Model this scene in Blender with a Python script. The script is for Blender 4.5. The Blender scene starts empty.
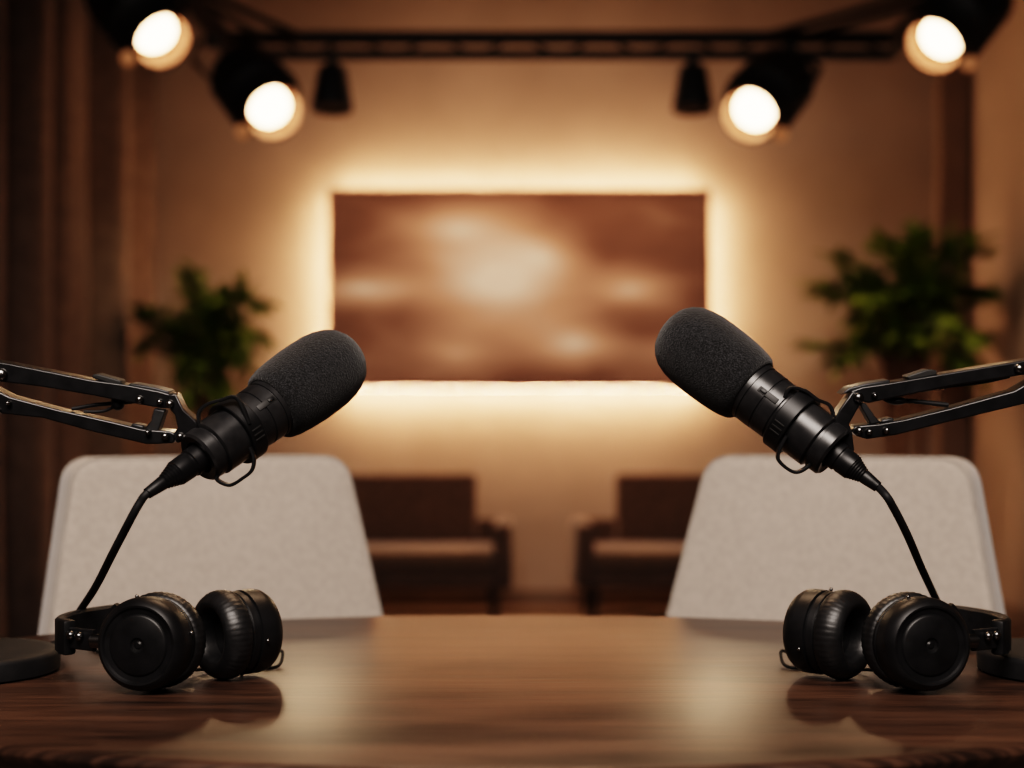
import bpy, bmesh, math, random
from mathutils import Vector, Matrix
random.seed(7)
S = bpy.context.scene
COL = S.collection
PI = math.pi
F = 1422.0            # focal length in pixels (50 mm lens, 36 mm sensor, 1024 px)
HZ = 432.0            # horizon row
EYE = 0.966
TT = 0.75             # table top height

def pt(px, py, d):
    return Vector(((px - 512) / F * d, d, EYE - (py - HZ) / F * d))

# ------------------------------------------------------------------ materials
def mat(name, base=(0.5, 0.5, 0.5), rough=0.5, metal=0.0, spec=0.5, coat=0.0, sheen=0.0, emit=None, estr=0.0):
    m = bpy.data.materials.new(name); m.use_nodes = True
    b = m.node_tree.nodes['Principled BSDF']
    b.inputs['Base Color'].default_value = (*base, 1)
    b.inputs['Roughness'].default_value = rough
    b.inputs['Metallic'].default_value = metal
    b.inputs['Specular IOR Level'].default_value = spec
    b.inputs['Coat Weight'].default_value = coat
    b.inputs['Coat Roughness'].default_value = 0.2
    b.inputs['Sheen Weight'].default_value = sheen
    if emit:
        b.inputs['Emission Color'].default_value = (*emit, 1)
        b.inputs['Emission Strength'].default_value = estr
    return m

def noisy(m, c1, c2, scale=8, detail=4, bump=0.0, bscale=None, stretch=(1, 1, 1), ramp=(0.35, 0.65), bdist=0.002, rough=None):
    nt = m.node_tree; b = nt.nodes['Principled BSDF']; L = nt.links
    tc = nt.nodes.new('ShaderNodeTexCoord'); mp = nt.nodes.new('ShaderNodeMapping')
    mp.inputs['Scale'].default_value = stretch
    L.new(tc.outputs['Object'], mp.inputs['Vector'])
    n = nt.nodes.new('ShaderNodeTexNoise'); n.inputs['Scale'].default_value = scale; n.inputs['Detail'].default_value = detail
    L.new(mp.outputs['Vector'], n.inputs['Vector'])
    r = nt.nodes.new('ShaderNodeValToRGB')
    r.color_ramp.elements[0].position = ramp[0]; r.color_ramp.elements[0].color = (*c1, 1)
    r.color_ramp.elements[1].position = ramp[1]; r.color_ramp.elements[1].color = (*c2, 1)
    L.new(n.outputs['Fac'], r.inputs['Fac']); L.new(r.outputs['Color'], b.inputs['Base Color'])
    if bump:
        n2 = nt.nodes.new('ShaderNodeTexNoise'); n2.inputs['Scale'].default_value = bscale or scale; n2.inputs['Detail'].default_value = 3
        L.new(mp.outputs['Vector'], n2.inputs['Vector'])
        bp = nt.nodes.new('ShaderNodeBump'); bp.inputs['Strength'].default_value = bump; bp.inputs['Distance'].default_value = bdist
        L.new(n2.outputs['Fac'], bp.inputs['Height']); L.new(bp.outputs['Normal'], b.inputs['Normal'])
    if rough:
        mr = nt.nodes.new('ShaderNodeMapRange')
        mr.inputs['To Min'].default_value = rough[0]; mr.inputs['To Max'].default_value = rough[1]
        L.new(n.outputs['Fac'], mr.inputs['Value']); L.new(mr.outputs['Result'], b.inputs['Roughness'])
    return m

M = {}
M['foam'] = noisy(mat('foam', rough=0.95, spec=0.2, sheen=0.2), (0.005, 0.0051, 0.0055), (0.032, 0.033, 0.036), scale=800, detail=3, bump=0.9, bscale=700, bdist=0.0016, ramp=(0.42, 0.68))
M['black'] = noisy(mat('black_plastic', rough=0.4, spec=0.35), (0.0045, 0.0045, 0.005), (0.008, 0.008, 0.009), scale=60, rough=(0.34, 0.48))
M['mic'] = noisy(mat('microphone_shell', rough=0.3), (0.012, 0.012, 0.013), (0.019, 0.019, 0.020), scale=90, rough=(0.24, 0.36))
M['matte'] = noisy(mat('matte_black', rough=0.55), (0.006, 0.006, 0.006), (0.011, 0.0105, 0.010), scale=60)
M['pad'] = noisy(mat('leatherette', rough=0.42), (0.007, 0.007, 0.0075), (0.012, 0.012, 0.013), scale=120, bump=0.3, bscale=260, bdist=0.0006)
M['rubber'] = noisy(mat('rubber', rough=0.6, spec=0.3), (0.008, 0.008, 0.009), (0.013, 0.013, 0.014), scale=50)
M['armmetal'] = noisy(mat('painted_metal', rough=0.32, metal=0.0, coat=0.25), (0.0035, 0.0035, 0.004), (0.006, 0.006, 0.007), scale=70, rough=(0.26, 0.42))
M['greylink'] = noisy(mat('grey_metal', rough=0.4, metal=0.6), (0.03, 0.031, 0.033), (0.045, 0.046, 0.048), scale=60)
M['steel'] = noisy(mat('dark_steel', rough=0.25, metal=1.0), (0.16, 0.16, 0.165), (0.24, 0.235, 0.23), scale=40)
M['wall'] = noisy(mat('plaster', rough=0.9, spec=0.2), (0.365, 0.29, 0.238), (0.445, 0.355, 0.293), scale=1.7, detail=6, bump=0.25, bscale=18, bdist=0.01)
M['ceil'] = noisy(mat('ceiling_paint', rough=0.95, spec=0.1), (0.10, 0.072, 0.05), (0.14, 0.10, 0.07), scale=3)
M['floor'] = noisy(mat('floor_boards', rough=0.5), (0.08, 0.052, 0.036), (0.13, 0.085, 0.06), scale=5, stretch=(6, 0.6, 1))
M['trim'] = noisy(mat('dark_trim', rough=0.8), (0.18, 0.13, 0.10), (0.23, 0.165, 0.125), scale=3)
M['curtain'] = noisy(mat('curtain_cloth', rough=0.9, sheen=0.2, spec=0.1), (0.13, 0.095, 0.078), (0.17, 0.125, 0.10), scale=14, bump=0.2, bscale=300)
M['sofa'] = noisy(mat('sofa_cloth', rough=0.9, sheen=0.2, spec=0.2), (0.075, 0.049, 0.038), (0.115, 0.076, 0.058), scale=30, bump=0.3, bscale=200)
M['seatcloth'] = noisy(mat('cushion_cloth', rough=0.85, sheen=0.3, spec=0.2), (0.12, 0.078, 0.055), (0.16, 0.105, 0.075), scale=30, bump=0.3, bscale=200)
M['sofaleg'] = noisy(mat('dark_wood', rough=0.5), (0.02, 0.012, 0.008), (0.035, 0.02, 0.013), scale=20)
M['suede'] = noisy(mat('suede', rough=0.92, sheen=0.35, spec=0.15), (0.405, 0.35, 0.305), (0.465, 0.40, 0.35), scale=110, detail=8, bump=0.35, bscale=420, bdist=0.0012, ramp=(0.36, 0.66))
M['piping'] = noisy(mat('piping_cloth', rough=0.9, sheen=0.3, spec=0.15), (0.33, 0.29, 0.255), (0.40, 0.355, 0.315), scale=60)
M['leaf'] = noisy(mat('leaf', rough=0.5), (0.06, 0.12, 0.012), (0.20, 0.27, 0.03), scale=5, detail=2)
M['leaf2'] = noisy(mat('leaf_dark', rough=0.55), (0.05, 0.11, 0.012), (0.16, 0.22, 0.025), scale=5, detail=2)
M['bark'] = noisy(mat('bark', rough=0.85), (0.10, 0.048, 0.025), (0.20, 0.095, 0.05), scale=25, stretch=(1, 1, 0.2))
M['pot'] = noisy(mat('terracotta', rough=0.75), (0.10, 0.06, 0.04), (0.14, 0.085, 0.055), scale=12)
M['soil'] = noisy(mat('soil', rough=1.0, spec=0.1), (0.02, 0.013, 0.009), (0.05, 0.032, 0.02), scale=60)
M['lens'] = mat('lamp_lens', (0.9, 0.85, 0.75), 0.3, emit=(1.0, 0.62, 0.34), estr=14)
M['rim'] = mat('lamp_rim', (0.20, 0.085, 0.032), 0.6, metal=0.0)
M['glowknob'] = mat('knob_glow', (0.6, 0.35, 0.2), 0.3, emit=(1.0, 0.38, 0.15), estr=0.16)  # glint on the lamp knobs, added as weak emission
M['led'] = mat('led_diffuser', (0.9, 0.8, 0.6), 0.5, emit=(1.0, 0.55, 0.30), estr=90)
M['frame'] = noisy(mat('picture_frame', rough=0.6), (0.03, 0.02, 0.015), (0.05, 0.033, 0.024), scale=20)

# walnut table top : fine straight grain along X
def wood():
    m = mat('walnut', rough=0.36, coat=0.0, spec=0.36)
    nt = m.node_tree; b = nt.nodes['Principled BSDF']; L = nt.links
    tc = nt.nodes.new('ShaderNodeTexCoord')
    def noise(sc, scale, det, dist=0.0):
        mp = nt.nodes.new('ShaderNodeMapping'); mp.inputs['Scale'].default_value = sc
        L.new(tc.outputs['Object'], mp.inputs['Vector'])
        n = nt.nodes.new('ShaderNodeTexNoise'); n.inputs['Scale'].default_value = scale; n.inputs['Detail'].default_value = det
        n.inputs['Distortion'].default_value = dist
        L.new(mp.outputs['Vector'], n.inputs['Vector']); return n
    big = noise((1.2, 9, 1), 2.2, 5, 0.6); fine = noise((6, 160, 6), 2.0, 4)
    mx = nt.nodes.new('ShaderNodeMix'); mx.data_type = 'FLOAT'; mx.inputs[0].default_value = 0.45
    L.new(big.outputs['Fac'], mx.inputs[2]); L.new(fine.outputs['Fac'], mx.inputs[3])
    r = nt.nodes.new('ShaderNodeValToRGB')
    e = r.color_ramp.elements
    e[0].position = 0.40; e[0].color = (0.018, 0.010, 0.007, 1)
    e[1].position = 0.62; e[1].color = (0.095, 0.049, 0.031, 1)
    L.new(mx.outputs[0], r.inputs['Fac']); L.new(r.outputs['Color'], b.inputs['Base Color'])
    mr = nt.nodes.new('ShaderNodeMapRange'); mr.inputs['To Min'].default_value = 0.25; mr.inputs['To Max'].default_value = 0.40
    L.new(fine.outputs['Fac'], mr.inputs['Value']); L.new(mr.outputs['Result'], b.inputs['Roughness'])
    bp = nt.nodes.new('ShaderNodeBump'); bp.inputs['Strength'].default_value = 0.45; bp.inputs['Distance'].default_value = 0.0008
    L.new(fine.outputs['Fac'], bp.inputs['Height']); L.new(bp.outputs['Normal'], b.inputs['Normal'])
    return m
M['wood'] = wood()
M['edgewood'] = noisy(mat('walnut_dark', rough=0.5), (0.018, 0.011, 0.008), (0.035, 0.02, 0.014), scale=9, stretch=(1, 1, 8))

# soft abstract clouds printed on the wall panel
def canvas():
    m = mat('canvas', rough=0.8, spec=0.15)
    nt = m.node_tree; b = nt.nodes['Principled BSDF']; L = nt.links
    tc = nt.nodes.new('ShaderNodeTexCoord')
    def blob(loc, sc):      # soft elliptical blob in the panel's own coordinates
        mp = nt.nodes.new('ShaderNodeMapping'); mp.vector_type = 'TEXTURE'
        mp.inputs['Location'].default_value = loc; mp.inputs['Scale'].default_value = sc
        L.new(tc.outputs['Object'], mp.inputs['Vector'])
        g = nt.nodes.new('ShaderNodeTexGradient'); g.gradient_type = 'QUADRATIC_SPHERE'
        L.new(mp.outputs['Vector'], g.inputs['Vector']); return g.outputs['Fac']
    def add(a, c, k):
        n = nt.nodes.new('ShaderNodeMath'); n.operation = 'MULTIPLY_ADD'
        L.new(c, n.inputs[0]); n.inputs[1].default_value = k
        if a is None: n.inputs[2].default_value = 0.0
        else: L.new(a, n.inputs[2])
        return n.outputs[0]
    mp = nt.nodes.new('ShaderNodeMapping'); mp.inputs['Scale'].default_value = (1.0, 1.0, 2.6); mp.inputs['Location'].default_value = (3.1, 0, 1.4)
    L.new(tc.outputs['Object'], mp.inputs['Vector'])
    n = nt.nodes.new('ShaderNodeTexNoise'); n.inputs['Scale'].default_value = 1.5; n.inputs['Detail'].default_value = 2.0; n.inputs['Distortion'].default_value = 0.5
    L.new(mp.outputs['Vector'], n.inputs['Vector'])
    v = add(None, n.outputs['Fac'], 0.34)
    for loc, sc, k in CLOUDS:
        v = add(v, blob(loc, sc), k)
    r = nt.nodes.new('ShaderNodeValToRGB'); e = r.color_ramp.elements
    e[0].position = 0.02; e[0].color = (0.07, 0.032, 0.024, 1)
    e[1].position = 0.80; e[1].color = (1.0, 0.82, 0.62, 1)
    q = e.new(0.20); q.color = (0.22, 0.105, 0.066, 1)
    q = e.new(0.45); q.color = (0.62, 0.345, 0.21, 1)
    L.new(v, r.inputs['Fac']); L.new(r.outputs['Color'], b.inputs['Base Color'])
    L.new(r.outputs['Color'], b.inputs['Emission Color']); b.inputs['Emission Strength'].default_value = 0.22
    return m
CLOUDS = [((-0.12, 0, 0.04), (0.80, 1, 0.46), 0.80), ((-0.33, 0, 0.32), (0.65, 1, 0.28), 0.50),
          ((-0.85, 0, 0.0), (0.55, 1, 0.17), 0.50), ((0.60, 0, 0.0), (0.55, 1, 0.24), 0.42),
          ((0.30, 0, -0.30), (0.50, 1, 0.24), 0.60), ((-0.35, 0, -0.36), (0.60, 1, 0.26), 0.32),
          ((0.80, 0, -0.34), (0.5, 1, 0.25), 0.25), ((0.12, 0, 0.18), (0.4, 1, 0.24), 0.30)]
M['canvas'] = canvas()

# ------------------------------------------------------------------ mesh builder
class MB:
    def __init__(s): s.bm = bmesh.new()
    def face(s, vs):
        try: s.bm.faces.new(vs)
        except ValueError: pass
    def box(s, c, size, mtx=None, bev=0.0, seg=2):
        r = bmesh.ops.create_cube(s.bm, size=1.0)
        vs = r['verts']
        for v in vs:
            v.co = Vector((v.co.x * size[0], v.co.y * size[1], v.co.z * size[2]))
        if bev:
            es = list({e for v in vs for e in v.link_edges})
            rr = bmesh.ops.bevel(s.bm, geom=vs + es, offset=bev, segments=seg, profile=0.5, affect='EDGES')
            vs = list({v for f in rr['faces'] for v in f.verts} | {v for v in vs if v.is_valid})
        for v in vs:
            if mtx is not None: v.co = mtx @ v.co
            v.co += Vector(c)
        return s
    def rings(s, rings, closed_u=True, caps=True, loop=False):
        V = [[s.bm.verts.new(p) for p in r] for r in rings]
        n = len(V[0]); m = len(V)
        for i in range(m if loop else m - 1):
            a, b = V[i], V[(i + 1) % m]
            for j in range(n if closed_u else n - 1):
                k = (j + 1) % n
                s.face((a[j], a[k], b[k], b[j]))
        if caps and closed_u and not loop:
            s.face(list(reversed(V[0]))); s.face(V[-1])
        return s
    def tube(s, path, r, n=10, closed=False, caps=True, flat=None, up=None):
        P = [Vector(p) for p in path]; m = len(P)
        R = r if isinstance(r, (list, tuple)) else [r] * m
        rings = []; prev = None
        for i in range(m):
            if closed: t = P[(i + 1) % m] - P[i - 1]
            else: t = P[min(i + 1, m - 1)] - P[max(i - 1, 0)]
            t.normalize()
            if up is not None:
                u = Vector(up); u = (u - t * u.dot(t)).normalized()
            elif prev is None:
                u = t.orthogonal().normalized()
            else:
                u = (prev - t * prev.dot(t)).normalized()
            prev = u; w = t.cross(u)
            fx, fy = flat or (1, 1)
            rings.append([P[i] + (u * math.cos(a) * fx + w * math.sin(a) * fy) * R[i] for a in [2 * PI * k / n for k in range(n)]])
        return s.rings(rings, loop=closed, caps=caps)
    def strap(s, path, w, t, up, closed=False):      # rectangular section, w along 'up', t across
        P = [Vector(p) for p in path]; m = len(P); rings = []
        for i in range(m):
            if closed: d = P[(i + 1) % m] - P[i - 1]
            else: d = P[min(i + 1, m - 1)] - P[max(i - 1, 0)]
            d.normalize(); u = Vector(up); u = (u - d * u.dot(d)).normalized(); q = d.cross(u)
            b = min(w, t) * 0.25
            rings.append([P[i] + u * x + q * y for x, y in
                          ((w/2-b, t/2), (-w/2+b, t/2), (-w/2, t/2-b), (-w/2, -t/2+b), (-w/2+b, -t/2), (w/2-b, -t/2), (w/2, -t/2+b), (w/2, t/2-b))])
        return s.rings(rings, loop=closed)
    def lathe(s, prof, o, ax, n=48, disp=None, caps=True, loop=False):
        o = Vector(o); a = Vector(ax).normalized(); u = a.orthogonal().normalized(); w = a.cross(u)
        rings = []
        for i, (t, r) in enumerate(prof):
            rr = max(r, 1e-5)
            ring = []
            for k in range(n):
                th = 2 * PI * k / n; q = rr * (1 + (disp(i, th) if disp else 0))
                ring.append(o + a * t + (u * math.cos(th) + w * math.sin(th)) * q)
            rings.append(ring)
        s.rings(rings, caps=caps, loop=loop); return s
    def prism(s, pts, ext):                        # polygon (world points) swept by vector ext
        e = Vector(ext)
        A = [s.bm.verts.new(Vector(p)) for p in pts]; B = [s.bm.verts.new(Vector(p) + e) for p in pts]
        fs = [s.bm.faces.new(A), s.bm.faces.new(list(reversed(B)))]
        n = len(A)
        for i in range(n):
            k = (i + 1) % n; s.face((A[k], A[i], B[i], B[k]))
        return s
    def ball(s, c, r, sc=(1, 1, 1), u=16, v=10):
        c = Vector(c)
        rings = [[c + Vector((math.cos(2*PI*k/u)*math.sin(p)*r*sc[0], math.sin(2*PI*k/u)*math.sin(p)*r*sc[1], math.cos(p)*r*sc[2])) for k in range(u)]
                 for p in [max(0.02, min(PI-0.02, PI*i/v)) for i in range(v+1)]]
        return s.rings(rings)
    def build(s, name, m, parent=None, smooth=40, bevel=0.0):
        bmesh.ops.recalc_face_normals(s.bm, faces=s.bm.faces)
        root = parent
        while root is not None and root.parent is not None: root = root.parent
        if root is not None:
            inv = (Matrix.Translation(root.location) @ root.rotation_euler.to_matrix().to_4x4()).inverted() if not root.get('_local') else Matrix.Identity(4)
            bmesh.ops.transform(s.bm, matrix=inv, verts=s.bm.verts)
        me = bpy.data.meshes.new(name); s.bm.to_mesh(me); s.bm.free()
        me.materials.append(m)
        if smooth:
            me.polygons.foreach_set('use_smooth', [True] * len(me.polygons))
            me.set_sharp_from_angle(angle=math.radians(smooth))
        o = bpy.data.objects.new(name, me); COL.objects.link(o)
        if parent is not None: o.parent = parent
        if bevel:
            bv = o.modifiers.new('bevel', 'BEVEL'); bv.width = bevel; bv.segments = 2; bv.limit_method = 'ANGLE'; bv.angle_limit = math.radians(50)
        return o

def tag(o, label, cat, group=None):
    o['label'] = label; o['category'] = cat
    if group: o['group'] = group
    return o
def thing(name, label, cat, loc=(0, 0, 0), rotz=0.0, group=None):
    o = bpy.data.objects.new(name, None); COL.objects.link(o)
    o.location = loc; o.rotation_euler = (0, 0, rotz); o.empty_display_size = 0.05
    return tag(o, label, cat, group)
def dup_tree(o, parent=None):
    c = o.copy(); COL.objects.link(c); c.parent = parent
    for ch in list(o.children): dup_tree(ch, c)
    return c
def struct(o): o['kind'] = 'structure'; return o
def spline(pts, n=8):
    P = [Vector(p) for p in pts]; out = []
    for i in range(len(P) - 1):
        p0 = P[max(i-1, 0)]; p1 = P[i]; p2 = P[i+1]; p3 = P[min(i+2, len(P)-1)]
        for k in range(n):
            t = k / n
            out.append(0.5 * ((2*p1) + (p2-p0)*t + (2*p0-5*p1+4*p2-p3)*t*t + (3*p1-p0-3*p2+p3)*t**3))
    out.append(P[-1]); return out

# ------------------------------------------------------------------ room
XL, XR, YB, YF, ZC = -2.28, 2.53, 7.9, -2.2, 3.4
def slab(name, lo, hi, m):
    c = [(a + b) / 2 for a, b in zip(lo, hi)]; sz = [b - a for a, b in zip(lo, hi)]
    return struct(MB().box(c, sz).build(name, m, smooth=0))
slab('floor', (XL-.2, YF-.2, -.1), (XR+.2, YB+.2, 0), M['floor'])
slab('ceiling', (XL-.2, YF-.2, ZC), (XR+.2, YB+.2, ZC+.1), M['ceil'])
slab('wall_back', (XL-.2, YB, 0), (XR+.2, YB+.2, ZC), M['wall'])
slab('wall_left', (XL-.2, YF, 0), (XL, YB, ZC), M['wall'])
slab('wall_right', (XR, YF, 0), (XR+.2, YB, ZC), M['wall'])
slab('wall_front', (XL-.2, YF-.2, 0), (XR+.2, YF, ZC), M['ceil'])
slab('trim_1', (2.345, 7.78, 0), (2.50, 7.90, ZC), M['trim'])
slab('baseboard_back', (XL, 7.885, 0), (2.34, 7.9, 0.09), M['trim'])
slab('baseboard_right', (2.515, YF, 0), (2.53, 7.78, 0.09), M['trim'])

# curtain along the left wall
t = thing('curtain', 'brown floor-length pleated curtain hanging along the left wall', 'curtain', (-2.08, 6.0, 0))
mb = MB(); ncol = 420; rings = []
for z in (0.02, 0.8, 1.6, 2.4, 3.25):
    row = []
    for i in range(ncol + 1):
        y = 3.6 + (7.86 - 3.6) * i / ncol
        ph = (y - 3.6) * 2 * PI / 0.58
        amp = 0.11 + 0.02 * math.sin(y * 5.3 + 1)
        w = math.sin(ph + 0.7 * math.sin(y * 3.1)) + 0.22 * math.sin(2.3 * ph + y)
        row.append(Vector((-2.07 + amp * w * (0.85 + 0.15 * z / 3.2) + 0.01 * math.sin(z * 3 + y * 7), y, z)))
    rings.append(row)
mb.rings(rings, closed_u=False, caps=False)
o = mb.build('curtain_cloth', M['curtain'], t, smooth=180)
sd = o.modifiers.new('thick', 'SOLIDIFY'); sd.thickness = 0.006
MB().tube([(-2.07, 3.5, 3.28), (-2.07, 7.88, 3.28)], 0.016).build('curtain_rail', M['matte'], t)

# ------------------------------------------------------------------ backlit wall picture
px0, px1, pz0, pz1 = -1.0, 1.083, 1.205, 2.292
cx, cz = (px0 + px1) / 2, (pz0 + pz1) / 2; W, H = px1 - px0, pz1 - pz0
t = thing('wall_picture', 'wide backlit picture of blurred red-brown clouds on the back wall', 'picture', (cx, YB - 0.125, cz))
t['_local'] = 1
mb = MB().box((0, -0.012, 0), (W, 0.02, H), bev=0.003); mb.build('canvas', M['canvas'], t)
mb = MB()
for sx in (-1, 1): mb.box((sx * (W/2 - 0.03), 0.02, 0), (0.03, 0.04, H - 0.03))
for sz in (-1, 1): mb.box((0, 0.02, sz * (H/2 - 0.03)), (W - 0.09, 0.04, 0.03))
mb.build('frame', M['frame'], t)
for sx in (-1, 1): MB().box((sx * (W/2 - 0.008), 0.03, 0), (0.01, 0.02, H - 0.08)).build('light_strip', M['led'], t)
for sz, hh in ((-1, .015), (1, .01)): MB().box((0, 0.03, sz * (H/2 - 0.008)), (W - 0.08, 0.02, hh)).build('light_strip', M['led'], t)
for sx in (-.7, .7): MB().box((sx, 0.083, 0.3), (0.06, 0.085, 0.06)).build('wall_bracket', M['frame'], t)

# ------------------------------------------------------------------ oval table
TCX, TCY, TA, TB = 0.0, 1.297, 0.615, 0.388
t = thing('oval_table', 'dark walnut oval table in the foreground under the microphones', 'table', (TCX, TCY, 0))
def oval(a, b, z, n=128, e=2.0):
    return [Vector((TCX + a * math.copysign(abs(math.cos(q)) ** (2/e), math.cos(q)), TCY + b * math.copysign(abs(math.sin(q)) ** (2/e), math.sin(q)), z)) for q in [2 * PI * k / n for k in range(n)]]
mb = MB()
mb.rings([oval(TA - .045, TB - .045, TT - .042), oval(TA - .006, TB - .006, TT - .016), oval(TA - .001, TB - .001, TT - .010), oval(TA, TB, TT - .006), oval(TA - .001, TB - .001, TT - .003), oval(TA - .003, TB - .003, TT - .001), oval(TA - .006, TB - .006, TT)])
mb.build('tabletop', M['wood'], t, smooth=30)
mb = MB().rings([oval(.10, .10, TT - .042), oval(.075, .075, TT - .10), oval(.06, .06, .4), oval(.07, .07, .08), oval(.12, .12, .03)])
mb.build('pedestal', M['edgewood'], t)
MB().rings([oval(.20, .17, 0), oval(.20, .17, .02), oval(.18, .15, .032)]).build('foot_plate', M['matte'], t)

# ------------------------------------------------------------------ pale upholstered chairs
def rrect(w0, w1, h, r, n=8):        # rounded trapezoid outline (bottom width w0, top w1), x/z, from z=0 to h
    out = []
    def corner(c, prev, nxt, rad):
        a = (Vector(prev) - Vector(c)).normalized(); b = (Vector(nxt) - Vector(c)).normalized()
        p = Vector(c) + a * rad; q = Vector(c) + b * rad
        for i in range(n + 1):
            u = i / n; out.append((1-u)**2 * p + 2*u*(1-u) * Vector(c) + u*u * q)
    A, B, C_, D = (-w0/2, 0), (w0/2, 0), (w1/2, h), (-w1/2, h)
    corner(A, D, B, 0.07); corner(B, A, C_, 0.07); corner(C_, B, D, r); corner(D, C_, A, r)
    return out
def make_chair(x, y, yaw, label, wtop, wbot):
    t = thing('upholstered_chair', label, 'chair', (x, y, 0), yaw, 'pale chairs at the table'); t['_local'] = 1
    # front faces -Y locally; backrest leans to +Y
    h = 0.535; out = rrect(wbot, wtop, h, 0.036)
    lean = math.radians(9)
    def P(q, d, shrink=0.0):
        c = Vector((0, h * 0.5)); v = q - c
        L = v.length; v = v * ((L - shrink) / L); q = c + v
        curve = 0.10 * (q.x ** 2) * -1
        return Vector((q.x, d + curve + q.y * math.sin(lean), 0.405 + q.y * math.cos(lean)))
    mb = MB()
    seq = [(0.036, .20), (0.0335, .10), (0.030, .04), (-.034, .0), (-.040, .004), (-.043, .012)]
    fr = [(-.042, .0065), (-.040, .0022), (-.035, .0), (.026, .0), (.034, .004), (.040, .014)]
    mb.rings([[P(q, d, s_) for q in out] for d, s_ in fr], caps=False)
    # soft domed front and back faces
    for d0, sgn in ((-.042, -1), (.040, 1)):
        R = [[P(q, d0 + sgn * dd, s_) for q in out] for dd, s_ in ((0, .0065 if sgn < 0 else .014), (.0006, .02), (.0022, .045), (.0042, .08), (.0058, .12), (.0065, .17))]
        mb.rings(R, caps=False); 
        mb.face([mb.bm.verts.new(p) for p in R[-1]])
    bmesh.ops.remove_doubles(mb.bm, verts=mb.bm.verts, dist=0.0016)
    b = mb.build('backrest', M['suede'], t, smooth=60)
    MB().tube([P(q, -.0395, .0018) for q in out], 0.0024, n=6, closed=True).build('piping', M['piping'], b)
    # seat cushion
    mb = MB(); so = []
    n = 64
    for k in range(n):
        q = 2 * PI * k / n; e = 2 / 5
        so.append((0.225 * math.copysign(abs(math.cos(q)) ** e, math.cos(q)), -0.20 + 0.20 * math.copysign(abs(math.sin(q)) ** e, math.sin(q))))
    def ring(f, z): return [Vector((x_ * f, -0.20 + (y_ + 0.20) * f, z)) for x_, y_ in so]
    mb.rings([ring(.93, .385), ring(.985, .395), ring(1, .42), ring(.99, .45), ring(.95, .468), ring(.8, .476), ring(.4, .48)])
    mb.build('seat', M['suede'], t, smooth=60)
    for sx in (-1, 1):
        for yy, dy in ((-.34, -.03), (-.06, .05)):
            MB().tube([(sx * .16, yy, .388), (sx * .20, yy + dy, 0.0)], [.017, .011], n=14).build('leg', M['sofaleg'], t)
    return t
make_chair(-0.374, 1.86, math.radians(29), 'pale beige suede chair behind the left microphone', 0.370, 0.555)
make_chair(0.406, 1.86, math.radians(-29), 'pale beige suede chair behind the right microphone', 0.349, 0.570)

# ------------------------------------------------------------------ dark armchairs by the back wall
def make_armchair(xc, mir, label):
    t = thing('armchair', label, 'armchair', (xc, 7.28, 0), 0, 'dark armchairs by the back wall'); t['_local'] = 1
    w = 0.98
    def bx(name, lo, hi, m, bev, par=t, mtx=None):
        c = [(a + b) / 2 for a, b in zip(lo, hi)]; sz = [b - a for a, b in zip(lo, hi)]
        return MB().box(c, sz, mtx, bev, 3).build(name, m, par)
    bx('seat_base', (-w/2 + .085, -.36, .20), (w/2 - .085, .36, .30), M['sofa'], .015)
    bx('seat_cushion', (-w/2 + .09, -.37, .30), (w/2 - .09, .26, .385), M['seatcloth'], .02)
    bx('back_frame', (-w/2 + .09, .31, .30), (w/2 - .09, .385, .505), M['sofa'], .015)
    rot = Matrix.Rotation(math.radians(-8), 3, 'X')
    MB().box((mir * -.06 if mir > 0 else .085, .31, .535), (w - .254 if mir > 0 else w - .31, .13, .42), rot, .03, 3).build('backrest', M['sofa'], t)
    for s_ in (-1, 1):
        bx('armrest', (s_ * (w/2 - .045) - .045, -.38, .20), (s_ * (w/2 - .045) + .045, .38, .515), M['sofa'], .02)
        for yy in (-.31, .31):
            MB().tube([(s_ * (w/2 - .10), yy, .205), (s_ * (w/2 - .085), yy * 1.06, 0)], [.02, .013], n=12).build('leg', M['sofaleg'], t)
    return t
make_armchair(-0.49, 1, 'dark brown armchair by the back wall behind the left pale chair')
make_armchair(0.80, -1, 'dark brown armchair by the back wall behind the right pale chair')

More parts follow.
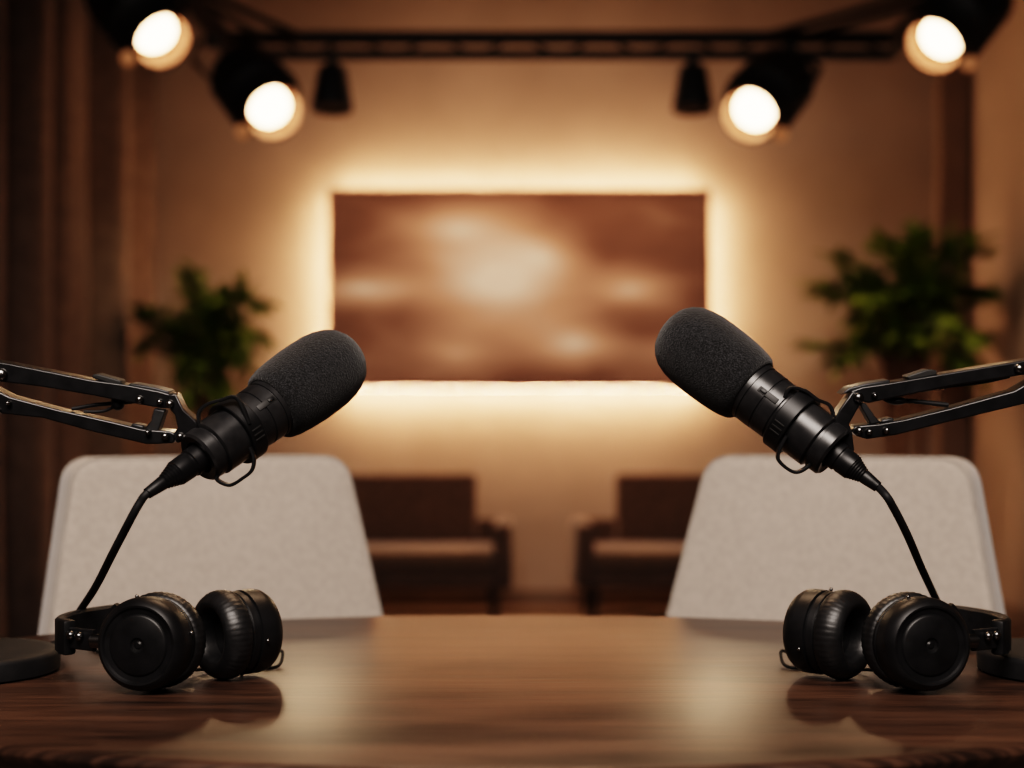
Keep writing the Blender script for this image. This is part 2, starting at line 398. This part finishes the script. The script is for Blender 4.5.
# ------------------------------------------------------------------ potted plants
def make_plant(d, basepx, tips, label, seedv, m, hpot, lsz):
    rnd = random.Random(seedv)
    b = pt(basepx[0], basepx[1], d); bx_, by_ = b.x, b.y
    t = thing('potted_plant', label, 'plant', (bx_, by_, 0), 0, 'leafy potted plants by the back wall')
    MB().lathe([(0, 0), (0, .13), (.02, .14), (hpot - .04, .175), (hpot, .18), (hpot, .165), (hpot - .04, .16)], (bx_, by_, 0), (0, 0, 1), 40).build('pot', M['pot'], t)
    MB().lathe([(hpot - .05, .0), (hpot - .05, .158), (hpot - .035, .15), (hpot - .03, 0)], (bx_, by_, 0), (0, 0, 1), 32).build('soil', M['soil'], t)
    crown = b.z
    mb = MB()
    for k in range(3):
        a = k * 2.1 + seedv
        p0 = Vector((bx_ + .05 * math.cos(a), by_ + .05 * math.sin(a), hpot - .035))
        p2 = Vector((bx_ + .10 * math.cos(a + .4), by_ + .08 * math.sin(a + .4), crown + .1 * k))
        mb.tube(spline([p0, (p0 + p2) / 2 + Vector((.03 * math.cos(a + 2), .02, 0)), p2], 5), [.026 - .0012 * i for i in range(11)], n=8)
    mb.build('trunk', M['bark'], t)
    fol = MB(); st = MB()
    def lim(p): return Vector((max(-1.93, min(2.50, p.x)), min(7.74, p.y), p.z))
    def leaf(p, dr, L, wd, nrm):
        dr = dr.normalized(); sd = dr.cross(nrm).normalized(); up = sd.cross(dr).normalized()
        a = p; q = [(0.0, .08), (.25, .8), (.5, 1.0), (.75, .7), (1.0, .04)]
        rows = []
        for u, w_ in q:
            c = a + dr * (L * u) - up * (0.25 * L * u * u)
            rows.append([lim(c - sd * wd * w_ + up * wd * .25 * w_), lim(c), lim(c + sd * wd * w_ + up * wd * .25 * w_)])
        fol.rings(rows, closed_u=False, caps=False)
    for tip in tips:
        px, py = tip[0], tip[1]
        for rep in range(tip[2] if len(tip) > 2 else 3):
            dd = d + rnd.uniform(-.32, .30)
            e = pt(px + rnd.uniform(-9, 9), py + rnd.uniform(-9, 9), dd)
            s0 = Vector((bx_ + rnd.uniform(-.08, .08), by_ + rnd.uniform(-.08, .08), crown + rnd.uniform(-.12, .22)))
            mid = (s0 + e) / 2 + Vector((0, 0, .10 + rnd.uniform(0, .08)))
            path = spline([s0, mid, e], 8)
            st.tube(path, [.007 - .0003 * i for i in range(len(path))], n=5)
            for i in range(6, len(path)):
                tg = (path[i] - path[i-1]).normalized()
                for sgn in (-1, 1):
                    for _ in range(1):
                        rv = Vector((rnd.uniform(-1, 1), rnd.uniform(-1, 1), rnd.uniform(-.5, .6)))
                        side = tg.cross(Vector((0, 0, 1)))
                        dr = tg * .7 + side * sgn * .9 + rv * .55
                        leaf(path[i], dr, lsz * rnd.uniform(.7, 1.2), lsz * .17, Vector((rnd.uniform(-.4, .4), rnd.uniform(-.4, .4), 1)).normalized())
    st.build('stem', M['bark'], t)
    fol.build('foliage', m, t, smooth=180)
    return t
make_plant(7.25, (205, 400), [(142, 318, 4), (140, 345, 2), (188, 278, 3), (215, 305, 4), (243, 296, 4), (264, 300, 2), (258, 345, 2), (248, 362, 3), (175, 330, 3), (205, 345, 4), (225, 340, 3), (190, 370, 3), (185, 395, 2), (225, 392, 2)],
           'smaller leafy green potted plant left of the picture', 3, M['leaf2'], 0.34, .13)
make_plant(7.2, (905, 395), [(822, 288, 3), (845, 258, 2), (885, 252, 3), (820, 345, 2), (845, 362, 2), (862, 300, 4), (858, 320, 3), (920, 248, 4), (955, 245, 2), (978, 250, 2), (988, 292, 4), (960, 285, 3), (925, 285, 4), (900, 300, 4), (945, 325, 4), (985, 340, 2), (905, 340, 4), (880, 335, 3), (970, 365, 2), (850, 285, 3)],
           'larger bushy green potted plant right of the picture', 5, M['leaf'], 0.36, .14)

# ------------------------------------------------------------------ lighting truss
TZ0, TZ1 = 2.425, 2.49
t = thing('lighting_truss', 'black ladder truss frame hung below the ceiling', 'truss', (0.17, 5.5, 2.45))
XA, XB, YT = -1.10, 1.47, 5.5
def chord(a, b, r=.016): MB().tube([a, b], r, n=12).build('chord', M['matte'], t)
def web(a, b, n):
    a = Vector(a); b = Vector(b); mb = MB(); up = Vector((0, 0, TZ1 - TZ0))
    for i in range(n):
        p = a + (b - a) * (i / n); q = a + (b - a) * ((i + .5) / n); r_ = a + (b - a) * ((i + 1) / n)
        mb.tube([p, q + up], .006, n=6); mb.tube([q + up, r_], .006, n=6)
    mb.build('web_bars', M['matte'], t)
for z in (TZ0, TZ1): chord((XA, YT, z), (XB, YT, z), .021 if z == TZ0 else .027)
web((XA, YT, TZ0), (XB, YT, TZ0), 8)
for x in (XA, XB):
    for z in (TZ0, TZ1): chord((x, 2.6, z), (x, YT, z), .02)
    web((x, 2.6, TZ0), (x, YT, TZ0), 14)
for sx, xa, xb in ((1, 0.95, 1.47), (-1, -0.80, -1.10)):
    for k, dz in ((0, TZ1), (1, TZ1)):
        MB().tube([(xa + sx * .16 * k, YT, dz), (xb, YT - .62 + .16 * k, dz)], .014, n=10).build('brace', M['matte'], t)
for x in (XA, XB):
    for y in (2.8, 4.4):
        MB().tube([(x, y, TZ1), (x, y, ZC)], .009, n=8).build('hanger_rod', M['matte'], t)

# ------------------------------------------------------------------ stage lamps
LAMPS = []
def stage_lamp(px, py, d, k, sdir, tilt, label, railx, raily, kx):
    c = pt(px, py, d)
    view = (Vector((0, 0, EYE)) - c).normalized()
    scr = Vector((sdir[0], 0, sdir[1])); scr = (scr - view * scr.dot(view)).normalized()
    a = view * math.cos(tilt) + scr * math.sin(tilt)
    t = thing('stage_lamp', label, 'lamp', c, 0, 'stage lamps on the truss')
    R = .072 * k
    MB().lathe([(-.37*k, 0), (-.37*k, .065*k), (-.355*k, .09*k), (-.30*k, .10*k), (-.29*k, .132*k), (-.07*k, .136*k), (-.05*k, .116*k), (0, .100*k), (.062*k, .100*k), (.062*k, .096*k), (-.010*k, .100*k), (-.014*k, .080*k), (-.022*k, .076*k), (-.03*k, 0)], c, a, 44).build('housing', M['matte'], t)
    MB().lathe([(.061*k, .0955*k), (.060*k, .0935*k), (.0*k, .088*k), (-.004*k, .074*k), (-.008*k, .074*k), (-.006*k, .090*k), (.003*k, .0955*k)], c, a, 44, caps=False, loop=True).build('reflector_rim', M['rim'], t)
    MB().lathe([(-.010*k, 0), (-.010*k, R), (.000, R), (.008*k, R*.8), (.013*k, R*.4), (.014*k, 0)], c, a, 40).build('lens', M['lens'], t)
    side = a.cross(Vector((0, 0, 1))).normalized(); up = side.cross(a).normalized()
    mid = c - a * (.15 * k)
    top = Vector((railx, raily, TZ0 - .03))
    yb = MB()
    pts = [mid + side * (.150*k), mid + side * (.150*k) + (top - mid) * .55, top + side * .05, top - side * .05, mid - side * (.150*k) + (top - mid) * .55, mid - side * (.150*k)]
    yb.strap(pts, .03, .006, a); yb.build('yoke', M['matte'], t)
    for s_ in (-1, 1):
        MB().lathe([(0, 0), (0, .022*k), (.03*k, .024*k), (.035*k, 0)], mid + side * (s_ * .133 * k), side * s_, 16).build('tilt_knob', M['matte'], t)
    cl = MB(); cl.box(top + Vector((0, 0, .02)), (.05, .05, .075), None, .006); cl.build('clamp', M['matte'], t)
    # knob low on the rim's outer side, caught light put in as emission
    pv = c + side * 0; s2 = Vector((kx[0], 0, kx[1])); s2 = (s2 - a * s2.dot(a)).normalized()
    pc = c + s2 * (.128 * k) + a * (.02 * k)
    MB().ball(pc, .026 * k).build('glow_knob', M['glowknob'], t)
    MB().tube([c + s2 * (.10 * k) + a * (.01 * k), pc], .010 * k, n=8).build('knob_bracket', M['matte'], t)
    L = bpy.data.lights.new('lamp_beam', 'SPOT'); L.energy = 11; L.color = (1, .72, .45); L.spot_size = math.radians(70); L.spot_blend = .6; L.shadow_soft_size = R
    lo = bpy.data.objects.new('lamp_beam', L); COL.objects.link(lo)
    lo.location = c + a * (.09 * k); lo.rotation_euler = (-a).to_track_quat('Z', 'Y').to_euler()
    return t
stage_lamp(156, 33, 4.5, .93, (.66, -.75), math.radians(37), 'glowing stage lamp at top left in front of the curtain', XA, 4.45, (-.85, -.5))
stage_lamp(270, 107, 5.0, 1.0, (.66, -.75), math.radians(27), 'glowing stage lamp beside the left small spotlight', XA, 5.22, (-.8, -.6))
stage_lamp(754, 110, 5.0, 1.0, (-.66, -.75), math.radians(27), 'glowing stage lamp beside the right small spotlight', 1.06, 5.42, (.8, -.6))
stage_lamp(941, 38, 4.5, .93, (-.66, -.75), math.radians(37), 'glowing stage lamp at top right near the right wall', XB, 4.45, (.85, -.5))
def small_spot(px, label):
    top = pt(px, 66, 5.5); b = pt(px, 110, 5.5)
    h = top.z - b.z
    t = thing('small_spotlight', label, 'spotlight', b, 0, 'small unlit spotlights under the truss')
    MB().lathe([(0, .0), (.012, .052), (.0, .068), (.0, .079), (.012, .080), (h*.35, .072), (h*.7, .062), (h*.93, .056), (h, .048), (h, 0)], b, (0, .10, 1), 32).build('shade', M['matte'], t)
    MB().tube([(b.x, 5.5 + h * .1, b.z + h - .01), (b.x, 5.5, TZ0 - .016)], .009, n=10).build('stem', M['matte'], t)
    MB().box((b.x, 5.5, TZ0 - .008), (.04, .045, .055), None, .004).build('clamp', M['matte'], t)
small_spot(332, 'small black cone spotlight hanging from the truss at left')
small_spot(693, 'small black cone spotlight hanging from the truss at right')

# ------------------------------------------------------------------ microphones
def microphone(P0, P1, label, straps, fb=1.0, fl=1.0):
    P0 = Vector(P0); P1 = Vector(P1); a = (P1 - P0).normalized()
    t = thing('microphone', label, 'microphone', P0, 0, 'broadcast microphones on boom arms')
    G = 1.09
    b = MB().lathe([(q * fb, e * G) for q, e in [(.006, 0), (.006, .0125), (-.001, .0135), (-.002, .019), (0, .0208), (.009, .0212), (.0095, .0198), (.012, .0198), (.0125, .0215), (.0135, .0225), (.050, .0228), (.051, .0238), (.0625, .0240), (.063, .0232), (.0642, .0232), (.0647, .0242), (.076, .0244), (.0763, .0236), (.0777, .0236), (.078, .0246), (.090, .0246), (.090, 0)]], P0, a, 64).build('body', M['mic'], t, smooth=35)
    view = (Vector((0, 0, EYE)) - P0).normalized(); u = (view - a * view.dot(a)).normalized(); w = a.cross(u)
    R3 = Matrix((a, w, u)).transposed()
    th = math.radians(12)
    nrm = u * math.cos(th) + w * math.sin(th) * (1 if w.z > 0 else -1)
    R3 = Matrix((a, nrm.cross(a), nrm)).transposed()
    mb = MB().box(P0 + a * .067 + nrm * .0236 * G, (.020, .0055, .0022), R3, .0006); mb.build('switch_plate', M['matte'], b)
    mb = MB().box(P0 + a * .072 + nrm * .0248 * G, (.006, .0028, .0022), R3, .0005); mb.build('switch', M['black'], b)
    MB().lathe([(q, e * G) for q, e in [(.036, .0228), (.036, .0262), (.0368, .0268), (.0502, .0268), (.051, .0262), (.051, .0235)]], P0, a, 64).build('clamp_ring', M['black'], t, smooth=35)
    mb = MB()
    for k in range(3):
        q = math.radians(-14 + 9 * k) + (PI if False else 0); nr = u * math.cos(q) - Vector((0, 0, 1)) * math.sin(q) * .0
        nr = (u * math.cos(q + .5) + w * math.sin(q + .5) * (-1 if w.z > 0 else 1)).normalized()
        mb.box(P0 + a * .0435 + nr * .0268 * G, (.010, .0016, .0014), Matrix((a, nr.cross(a), nr)).transposed(), .0003)
    mb.build('grip_rib', M['matte'], t)
    fo = MB().lathe([(.084 * fb + (q - .084) * fl, e * .975) for q, e in [(.084, 0), (.084, .0245), (.0822, .0275), (.0826, .0302), (.0855, .0328), (.093, .0348), (.106, .0363), (.120, .0372), (.134, .0374), (.147, .0370), (.158, .0355), (.167, .0328), (.174, .0288), (.1795, .0232), (.1828, .0165), (.1845, .009), (.185, 0)]], P0, a, 96)
    fo.build('foam_windscreen', M['foam'], t, smooth=80)
    for pts, nm in straps:
        mb = MB(); mb.strap(spline(pts, 6), .006, .0028, (0, 1, 0.1)); mb.build(nm, M['black'], t)
    return t, a
def strap_px(pts, d): return [pt(x, y, d) for x, y in pts]
ml, axl = microphone(pt(200, 457, 1.19), pt(267, 410.5, 1.236), 'black microphone with foam windscreen on the left boom arm', [
    (strap_px([(250, 424), (237, 398), (221, 400), (206, 405), (199, 413), (200, 426), (206, 434)], 1.192), 'spring_clip'),
    (strap_px([(222, 470), (217, 479), (230, 485), (243, 478), (252, 470), (254, 458), (250, 447)], 1.188), 'clamp_loop')])
mr, axr = microphone(pt(832, 452, 1.195), pt(752, 391, 1.228), 'black microphone with foam windscreen on the right boom arm', [
    (strap_px([(782, 402), (790, 388), (805, 391), (816, 399), (829, 405), (833, 416), (828, 428)], 1.196), 'spring_clip'),
    (strap_px([(786, 436), (779, 450), (779, 461), (794, 472), (807, 467), (812, 458)], 1.19), 'clamp_loop')], 1.07, .94)

def mic_cable(P0, a, path, label, kl=1.0):
    t = thing('microphone_cable', label, 'cable', P0, 0, 'microphone cables')
    P0 = Vector(P0)
    MB().lathe([(q * kl, e) for q, e in [(.006, 0), (.004, .0122), (-.010, .0122), (-.011, .0110), (-.013, .0110), (-.014, .0114), (-.026, .0110), (-.027, .0100)] +
               [(-.028 - .0013*i, .0102 - .00042*i - (.0007 if i % 2 else 0)) for i in range(11)] + [(-.050, .0052), (-.057, .0046), (-.057, 0)]], P0, a, 32).build('connector', M['black'], t, smooth=30)
    pts = [P0 - a * (.045 * kl), P0 - a * (.058 * kl)] + path
    MB().tube(spline(pts, 8), .0034, n=10).build('cord', M['rubber'], t)
zt = TT + .0036
mic_cable(pt(200, 457, 1.19), axl, [pt(141, 501, 1.155), pt(134, 513, 1.155), pt(125, 530, 1.165), pt(113, 553, 1.185), pt(95, 588, 1.25), pt(76, 617, 1.33), Vector((-.436, 1.385, .764)), Vector((-.47, 1.405, zt)), Vector((-.53, 1.41, zt)), Vector((-.60, 1.43, zt)), Vector((-.645, 1.44, .72)), Vector((-.66, 1.44, .5)), Vector((-.66, 1.45, .1)), Vector((-.68, 1.5, .004)), Vector((-.9, 1.6, .004))],
          'black cable hanging from the left microphone')
mic_cable(pt(832, 452, 1.195), axr, [pt(887, 497, 1.165), pt(893, 507, 1.17), pt(901, 522, 1.18), pt(910, 541, 1.20), pt(921, 567, 1.25), pt(934, 595, 1.31), pt(947, 622, 1.36), Vector((.44, 1.40, zt + .004)), Vector((.49, 1.41, zt)), Vector((.55, 1.41, zt)), Vector((.60, 1.43, zt)), Vector((.645, 1.44, .72)), Vector((.66, 1.44, .5)), Vector((.66, 1.45, .1)), Vector((.68, 1.5, .004)), Vector((.9, 1.6, .004))],
          'black cable hanging from the right microphone', .84)

# ------------------------------------------------------------------ boom stands
def boom(label, base, elbow, D, polys, bolts, springs, lumps, rods):
    bx_, by_ = base
    t = thing('boom_stand', label, 'microphone stand', (bx_, by_, TT), 0, 'microphone boom stands')
    MB().lathe([(0, 0), (0, .080), (.002, .084), (.0155, .0845), (.0185, .083), (.0198, .080), (.0202, .07), (.0206, 0)], (bx_, by_, TT), (0, 0, 1), 72).build('base', M['rubber'], t, smooth=50)
    MB().lathe([(.020, 0), (.020, .020), (.028, .018), (.030, .012), (.13, .012), (.132, .015), (.16, .015), (.162, 0)], (bx_, by_, TT), (0, 0, 1), 28).build('pole', M['armmetal'], t)
    top = Vector((bx_, by_, TT + .145)); el = pt(*elbow, D)
    for dy in (-.010, .010):
        MB().tube([top + Vector((0, dy, 0)), el + Vector((0, dy, .0))], .0055, n=10).build('lower_arm', M['armmetal'], t)
    MB().lathe([(-.018, 0), (-.018, .016), (.018, .016), (.018, 0)], el, (0, 1, 0), 24).build('elbow_joint', M['armmetal'], t)
    for nm, pts, half, off, mt in polys:
        mb = MB(); ext = Vector((0, 2 * half, 2 * half * .10))
        mb.prism([pt(x, y, D) + Vector((0, -half + off, -half * .10)) for x, y in pts], ext)
        mb.build(nm, M[mt], t, smooth=30, bevel=.0011)
    for x, y, r in bolts:
        c = pt(x, y, D) + Vector((0, -.0125, -.002)); rr = r * D / F
        mb = MB().lathe([(.004, 0), (.003, rr * 1.05), (-.0008, rr), (-.0026, rr * .8), (-.0036, rr * .45), (-.004, 0)], c, (0, 1, 0), 16)
        mb.build('bolt', M['steel'], t)
    for x0, y0, x1, y1, r in springs:
        a = pt(x0, y0, D); b = pt(x1, y1, D); dr = (b - a); L = dr.length; dr.normalize(); u = Vector((0, 1, 0)); w = dr.cross(u)
        rr = r * D / F; turns = int(L / .0021); pth = []
        for i in range(turns * 8 + 1):
            q = 2 * PI * i / 8; pth.append(a + dr * (L * i / (turns * 8)) + (u * math.cos(q) + w * math.sin(q)) * rr)
        MB().tube(pth, .0008, n=5).build('spring', M['armmetal'], t)
    for x, y, rx, ry in lumps:
        s_ = D / F
        MB().ball(pt(x, y, D), s_, (rx, 8, ry)).build('tension_knob', M['black'], t)
    for pts, r, nm in rods:
        MB().tube(spline([pt(x, y, D) for x, y in pts], 6), r * D / F, n=8).build(nm, M['rubber'], t)
    return t
boom('black jointed boom stand at left holding the left microphone', (-.494, 1.278), (-142, 352), 1.205, [
    ('upper_bar', [(-150, 336), (14, 363), (60, 372), (94, 379), (131, 384), (162, 390), (176, 394), (180, 400), (176, 407), (164, 407), (141, 403), (94, 394), (47, 386), (0, 380), (-150, 354)], .011, 0, 'armmetal'),
    ('lower_bar', [(-150, 350), (-30, 376), (0, 389), (14, 396), (59, 408), (117, 421), (145, 428), (173, 430), (180, 434), (176, 442), (150, 443), (124, 437), (94, 430), (47, 417), (0, 412), (-40, 400), (-150, 368)], .010, 0, 'armmetal'),
    ('link_plate', [(157, 408), (168, 410), (161, 431), (147, 429), (154, 420)], .007, -.003, 'greylink'),
    ('head_joint', [(171, 394), (179, 393), (187, 409), (199, 420), (204, 429), (197, 438), (188, 440), (180, 442), (176, 434), (181, 427), (178, 414), (171, 406)], .009, -.003, 'armmetal'),
    ('top_clip', [(95, 377), (96, 374), (101, 373.5), (124, 380), (125, 385), (120, 386)], .008, -.002, 'matte'),
    ('top_plate', [(131, 384.5), (134, 382.5), (158, 386.5), (172, 390.5), (173, 394), (150, 390)], .0105, 0, 'greylink'),
    ('lower_clip', [(133, 425.5), (135, 422.5), (146, 425), (146, 429)], .008, 0, 'greylink')],
    [(6, 373, 6.5), (14, 401, 2.6), (143.5, 397.5, 4), (163.5, 400, 3.4), (173.5, 402, 4.4), (152, 430, 3), (169, 434, 4), (184, 434, 4), (2, 409, 4)],
    [(97, 390, 120, 394, 2.8)],
    [(118, 403, 7, 7.5)],
    [([(8, 374), (20, 379), (50, 383), (72, 386), (97, 390)], 1.8, 'inner_cable'), ([(72, 409), (95, 405), (118, 403), (141, 401)], 1.9, 'inner_cable'), ([(84, 411.5), (104, 411), (118, 404)], 1.5, 'inner_cable')])
boom('black jointed boom stand at right holding the right microphone', (.506, 1.278), (1170, 345), 1.205, [
    ('upper_bar', [(1170, 335), (1024, 359), (1009, 361.5), (934, 374), (887, 382), (859, 386), (848, 390), (847, 398), (866, 402), (880, 399), (948, 385), (1013, 375), (1170, 352)], .011, 0, 'armmetal'),
    ('lower_bar', [(1170, 346), (1040, 374), (1024, 382), (1010, 390), (948, 407), (901, 418.5), (875, 423), (852, 425), (849, 430), (854, 435), (864, 438), (892, 434), (948, 420), (1024, 402), (1060, 390), (1170, 364)], .010, 0, 'armmetal'),
    ('link_plate', [(856, 402), (863, 403), (877, 422), (868, 424)], .007, -.003, 'greylink'),
    ('head_joint', [(849, 391), (857, 392), (859, 400), (852, 412), (846, 423), (849, 432), (851, 449), (845, 456), (838, 446), (833, 434), (829, 423), (836, 409)], .009, -.003, 'armmetal'),
    ('top_clip', [(903, 376), (924, 369), (934, 370), (933, 375), (906, 380)], .008, -.002, 'matte'),
    ('top_plate', [(838, 394), (846, 387), (862, 383), (887, 379), (886, 384), (862, 388.5), (848, 391)], .0105, 0, 'greylink'),
    ('lower_clip', [(878, 422), (880, 419), (891, 417), (892, 421)], .008, 0, 'greylink')],
    [(854.8, 395.8, 5.3), (870.7, 393.4, 3), (855.5, 428.4, 4), (865.3, 429.5, 3.5), (882.4, 428, 3.5), (1014, 367, 5)],
    [(890, 392, 945, 386, 3.0)],
    [(897, 401, 10, 4)],
    [([(945, 386), (980, 382), (1009, 376)], 2.2, 'inner_cable'), ([(889, 392), (884, 398), (895, 402), (910, 401), (948, 405)], 2.3, 'inner_cable')])

# ------------------------------------------------------------------ headphones
def headphones(s, dx, label):
    X = lambda x, y, z: Vector((s * x + dx, y, z))
    zc = TT + .0408
    c1 = X(-.3000, 1.190, zc); c2 = X(-.2445, 1.250, TT + .0392)
    n1 = Vector((s * -.20, -.98, 0.03)).normalized(); n2 = Vector((s * .74, .67, 0.02)).normalized()
    t = thing('headphones', label, 'headphones', (c1.x, c1.y, TT), 0, 'black headphones on the table')
    for c, n, b, K in ((c1, n1, Vector((s * -.98, .20, 0)), .972), (c2, n2, Vector((s * -.67, .74, 0)), .935)):
        cup = MB().lathe([(q * 1.18, e * K) for q, e in [(-.002, 0), (-.002, .036), (0, .0385), (.004, .0392), (.0045, .0375), (.006, .0375), (.0065, .0396), (.016, .0398), (.0205, .0388), (.0245, .0355), (.0258, .0335), (.0255, .0318), (.0240, .0305), (.0236, .0262), (.0247, .0254), (.0254, .024), (.0256, .0065), (.0242, .0055), (.0238, .0035), (.0248, .002), (.0248, 0)]], c, n, 72).build('ear_cup', M['black'], t, smooth=35)
        for q in (0.35, 2.6, 4.2):
            u = n.orthogonal().normalized(); w = n.cross(u); dq = u * math.cos(q) + w * math.sin(q)
            MB().ball(c + n * .010 + dq * .0395, .0017).build('screw', M['steel'], cup)
        prof = [(q * 1.25, e * K) for q, e in [(-.001, .034), (-.0015, .0385), (-.0035, .0405), (-.007, .0416), (-.0105, .0417), (-.014, .0406), (-.0175, .0380), (-.020, .0345), (-.0208, .031), (-.020, .0275), (-.0175, .0245), (-.013, .0225), (-.006, .0215), (-.005, .0)]]
        rndp = random.Random(4)
        MB().lathe(prof, c, n, 144, lambda i, th: (.0075 if 1 <= i <= 5 else .003 if i <= 7 else 0) * math.cos(48 * th + .6 * math.sin(5 * th)) - .004).build('ear_pad', M['pad'], t, smooth=60)
        # fork holding the cup, with its pivots
        up = Vector((0, 0, 1)); up = (up - n * up.dot(n)).normalized(); bb = (b - n * b.dot(n)).normalized()
        arc = [c + n * .010 + (bb * math.cos(q) + up * math.sin(q)) * (.0427 * K) for q in [math.radians(-48 + 96 * i / 20) for i in range(21)]]
        MB().strap(arc, .007, .0035, n).build('fork', M['black'], t)
        MB().lathe([(-.004, 0), (-.004, .006), (.004, .006), (.006, .004), (.006, 0)], c + n * .010 + bb * .0462, bb, 16).build('pivot', M['steel'], t)
    st = c1 + n1 * .006 + Vector((s * -.98, .20, 0)) * .050; en = c2 + n2 * .006 + Vector((s * -.67, .74, 0)) * .050
    # sliders
    pth = spline([st, X(-.381, 1.216, zc), X(-.396, 1.250, zc - .001), X(-.390, 1.295, zc - .001), X(-.358, 1.328, zc), X(-.312, 1.326, zc), en], 8)
    mid = pth[7:-7]
    MB().strap(pth[:10], .018, .004, (0, 0, 1)).build('slider', M['black'], t)
    MB().strap(pth[-10:], .018, .004, (0, 0, 1)).build('slider', M['black'], t)
    MB().strap(mid, .030, .009, (0, 0, 1)).build('headband', M['pad'], t)
    for i in (8, len(pth) - 9):
        tg = (pth[i+1] - pth[i-1]).normalized(); sd = tg.cross(Vector((0, 0, 1)))
        MB().box(pth[i], (.016, .012, .030), Matrix((tg, sd, Vector((0, 0, 1)))).transposed(), .003).build('end_cap', M['black'], t)
    for i in (4, 6):
        tg = (pth[i+1] - pth[i-1]).normalized()
        out = tg.cross(Vector((0, 0, 1))) * -s
        MB().ball(pth[i] + Vector((0, -.005, .003)), .004).build('screw', M['steel'], t)
    zr = TT + .0018
    # thin cord lying on the table: a loop out behind the second cup, then away at the back
    cab = spline([c1 + Vector((s * .012, .030, -.028)), X(-.285, 1.255, TT + .006), X(-.262, 1.288, zr), X(-.235, 1.292, zr), X(-.218, 1.292, zr), X(-.2125, 1.306, zr + .002), X(-.2135, 1.322, zr + .010), X(-.222, 1.332, zr + .008), X(-.235, 1.330, zr + .002), X(-.27, 1.345, zr), X(-.33, 1.35, zr), X(-.39, 1.37, zr), X(-.43, 1.44, zr)], 8)
    MB().tube(cab, .0015, n=8).build('cord', M['rubber'], t)
    return t
headphones(1, 0, 'black over-ear headphones lying on the left side of the table')
headphones(-1, .0365, 'black over-ear headphones lying on the right side of the table')

# ------------------------------------------------------------------ lights
def area(name, loc, target, size, energy, color, sy=None, spread=None):
    L = bpy.data.lights.new(name, 'AREA'); L.energy = energy; L.color = color; L.shape = 'RECTANGLE' if sy else 'SQUARE'; L.size = size
    if sy: L.size_y = sy
    if spread: L.spread = math.radians(spread)
    o = bpy.data.objects.new(name, L); COL.objects.link(o); o.location = loc
    d = Vector(target) - Vector(loc); o.rotation_euler = d.to_track_quat('-Z', 'Y').to_euler()
    return o
def spot(name, loc, target, energy, color, ang, blend=.8, soft=.1):
    L = bpy.data.lights.new(name, 'SPOT'); L.energy = energy; L.color = color; L.spot_size = math.radians(ang); L.spot_blend = blend; L.shadow_soft_size = soft
    o = bpy.data.objects.new(name, L); COL.objects.link(o); o.location = loc
    d = Vector(target) - Vector(loc); o.rotation_euler = d.to_track_quat('-Z', 'Y').to_euler()
    return o
WARM = (1.0, .61, .40)
# soft key from above and behind the camera, falling on the chairs and microphones
area('key_light', (-0.1, -0.5, 2.7), (0, 1.9, 0.8), 1.6, 24, (1.0, .88, .80), sy=1.0, spread=95)
# overhead soft light giving the top edges of the stands their rim
area('top_light', (0, 2.6, 2.9), (0, 1.3, 0.9), 0.9, 13, (1.0, .66, .42), sy=.5)
spot('plant_light', (-1.3, 6.0, 2.9), (-1.6, 7.25, 1.4), 22, (1, .78, .5), 50)
spot('plant_light', (1.75, 5.9, 3.0), (1.95, 7.2, 1.5), 24, (1, .78, .5), 50)
spot('corner_wash', (1.3, 6.3, 2.7), (2.53, 7.4, .5), 14, WARM, 50)
# back wall wash
spot('wall_wash', (-.55, 5.6, 2.6), (-.3, 7.9, 1.5), 7, WARM, 80)
spot('wall_wash', (.65, 5.6, 2.6), (.4, 7.9, 1.5), 7, WARM, 80)
spot('curtain_wash', (0.6, 6.9, 2.9), (-2.1, 6.6, 1.5), 13, WARM, 75)
area('floor_wash', (0.1, 6.3, 2.9), (0.2, 7.6, 0.6), 1.6, 16, WARM, sy=.4)

w = bpy.data.worlds.new('world'); S.world = w; w.use_nodes = True
w.node_tree.nodes['Background'].inputs['Color'].default_value = (1.0, .7, .45, 1)
w.node_tree.nodes['Background'].inputs['Strength'].default_value = 0.02

# ------------------------------------------------------------------ camera
cam = bpy.data.cameras.new('camera'); co = bpy.data.objects.new('camera', cam); COL.objects.link(co)
co.location = (0, 0, EYE); co.rotation_euler = (PI / 2, 0, 0)
cam.lens = 50; cam.sensor_width = 36; cam.sensor_fit = 'HORIZONTAL'; cam.shift_y = (HZ - 384) / 1024
cam.dof.use_dof = True; cam.dof.focus_distance = 1.21; cam.dof.aperture_fstop = 3.2
cam.clip_start = .05
S.camera = co
S.cycles.use_denoising = True
S.cycles.max_bounces = 8; S.cycles.diffuse_bounces = 4; S.cycles.sample_clamp_indirect = 6
S.view_settings.view_transform = 'Filmic'
S.view_settings.look = 'High Contrast'
S.view_settings.exposure = 0.3
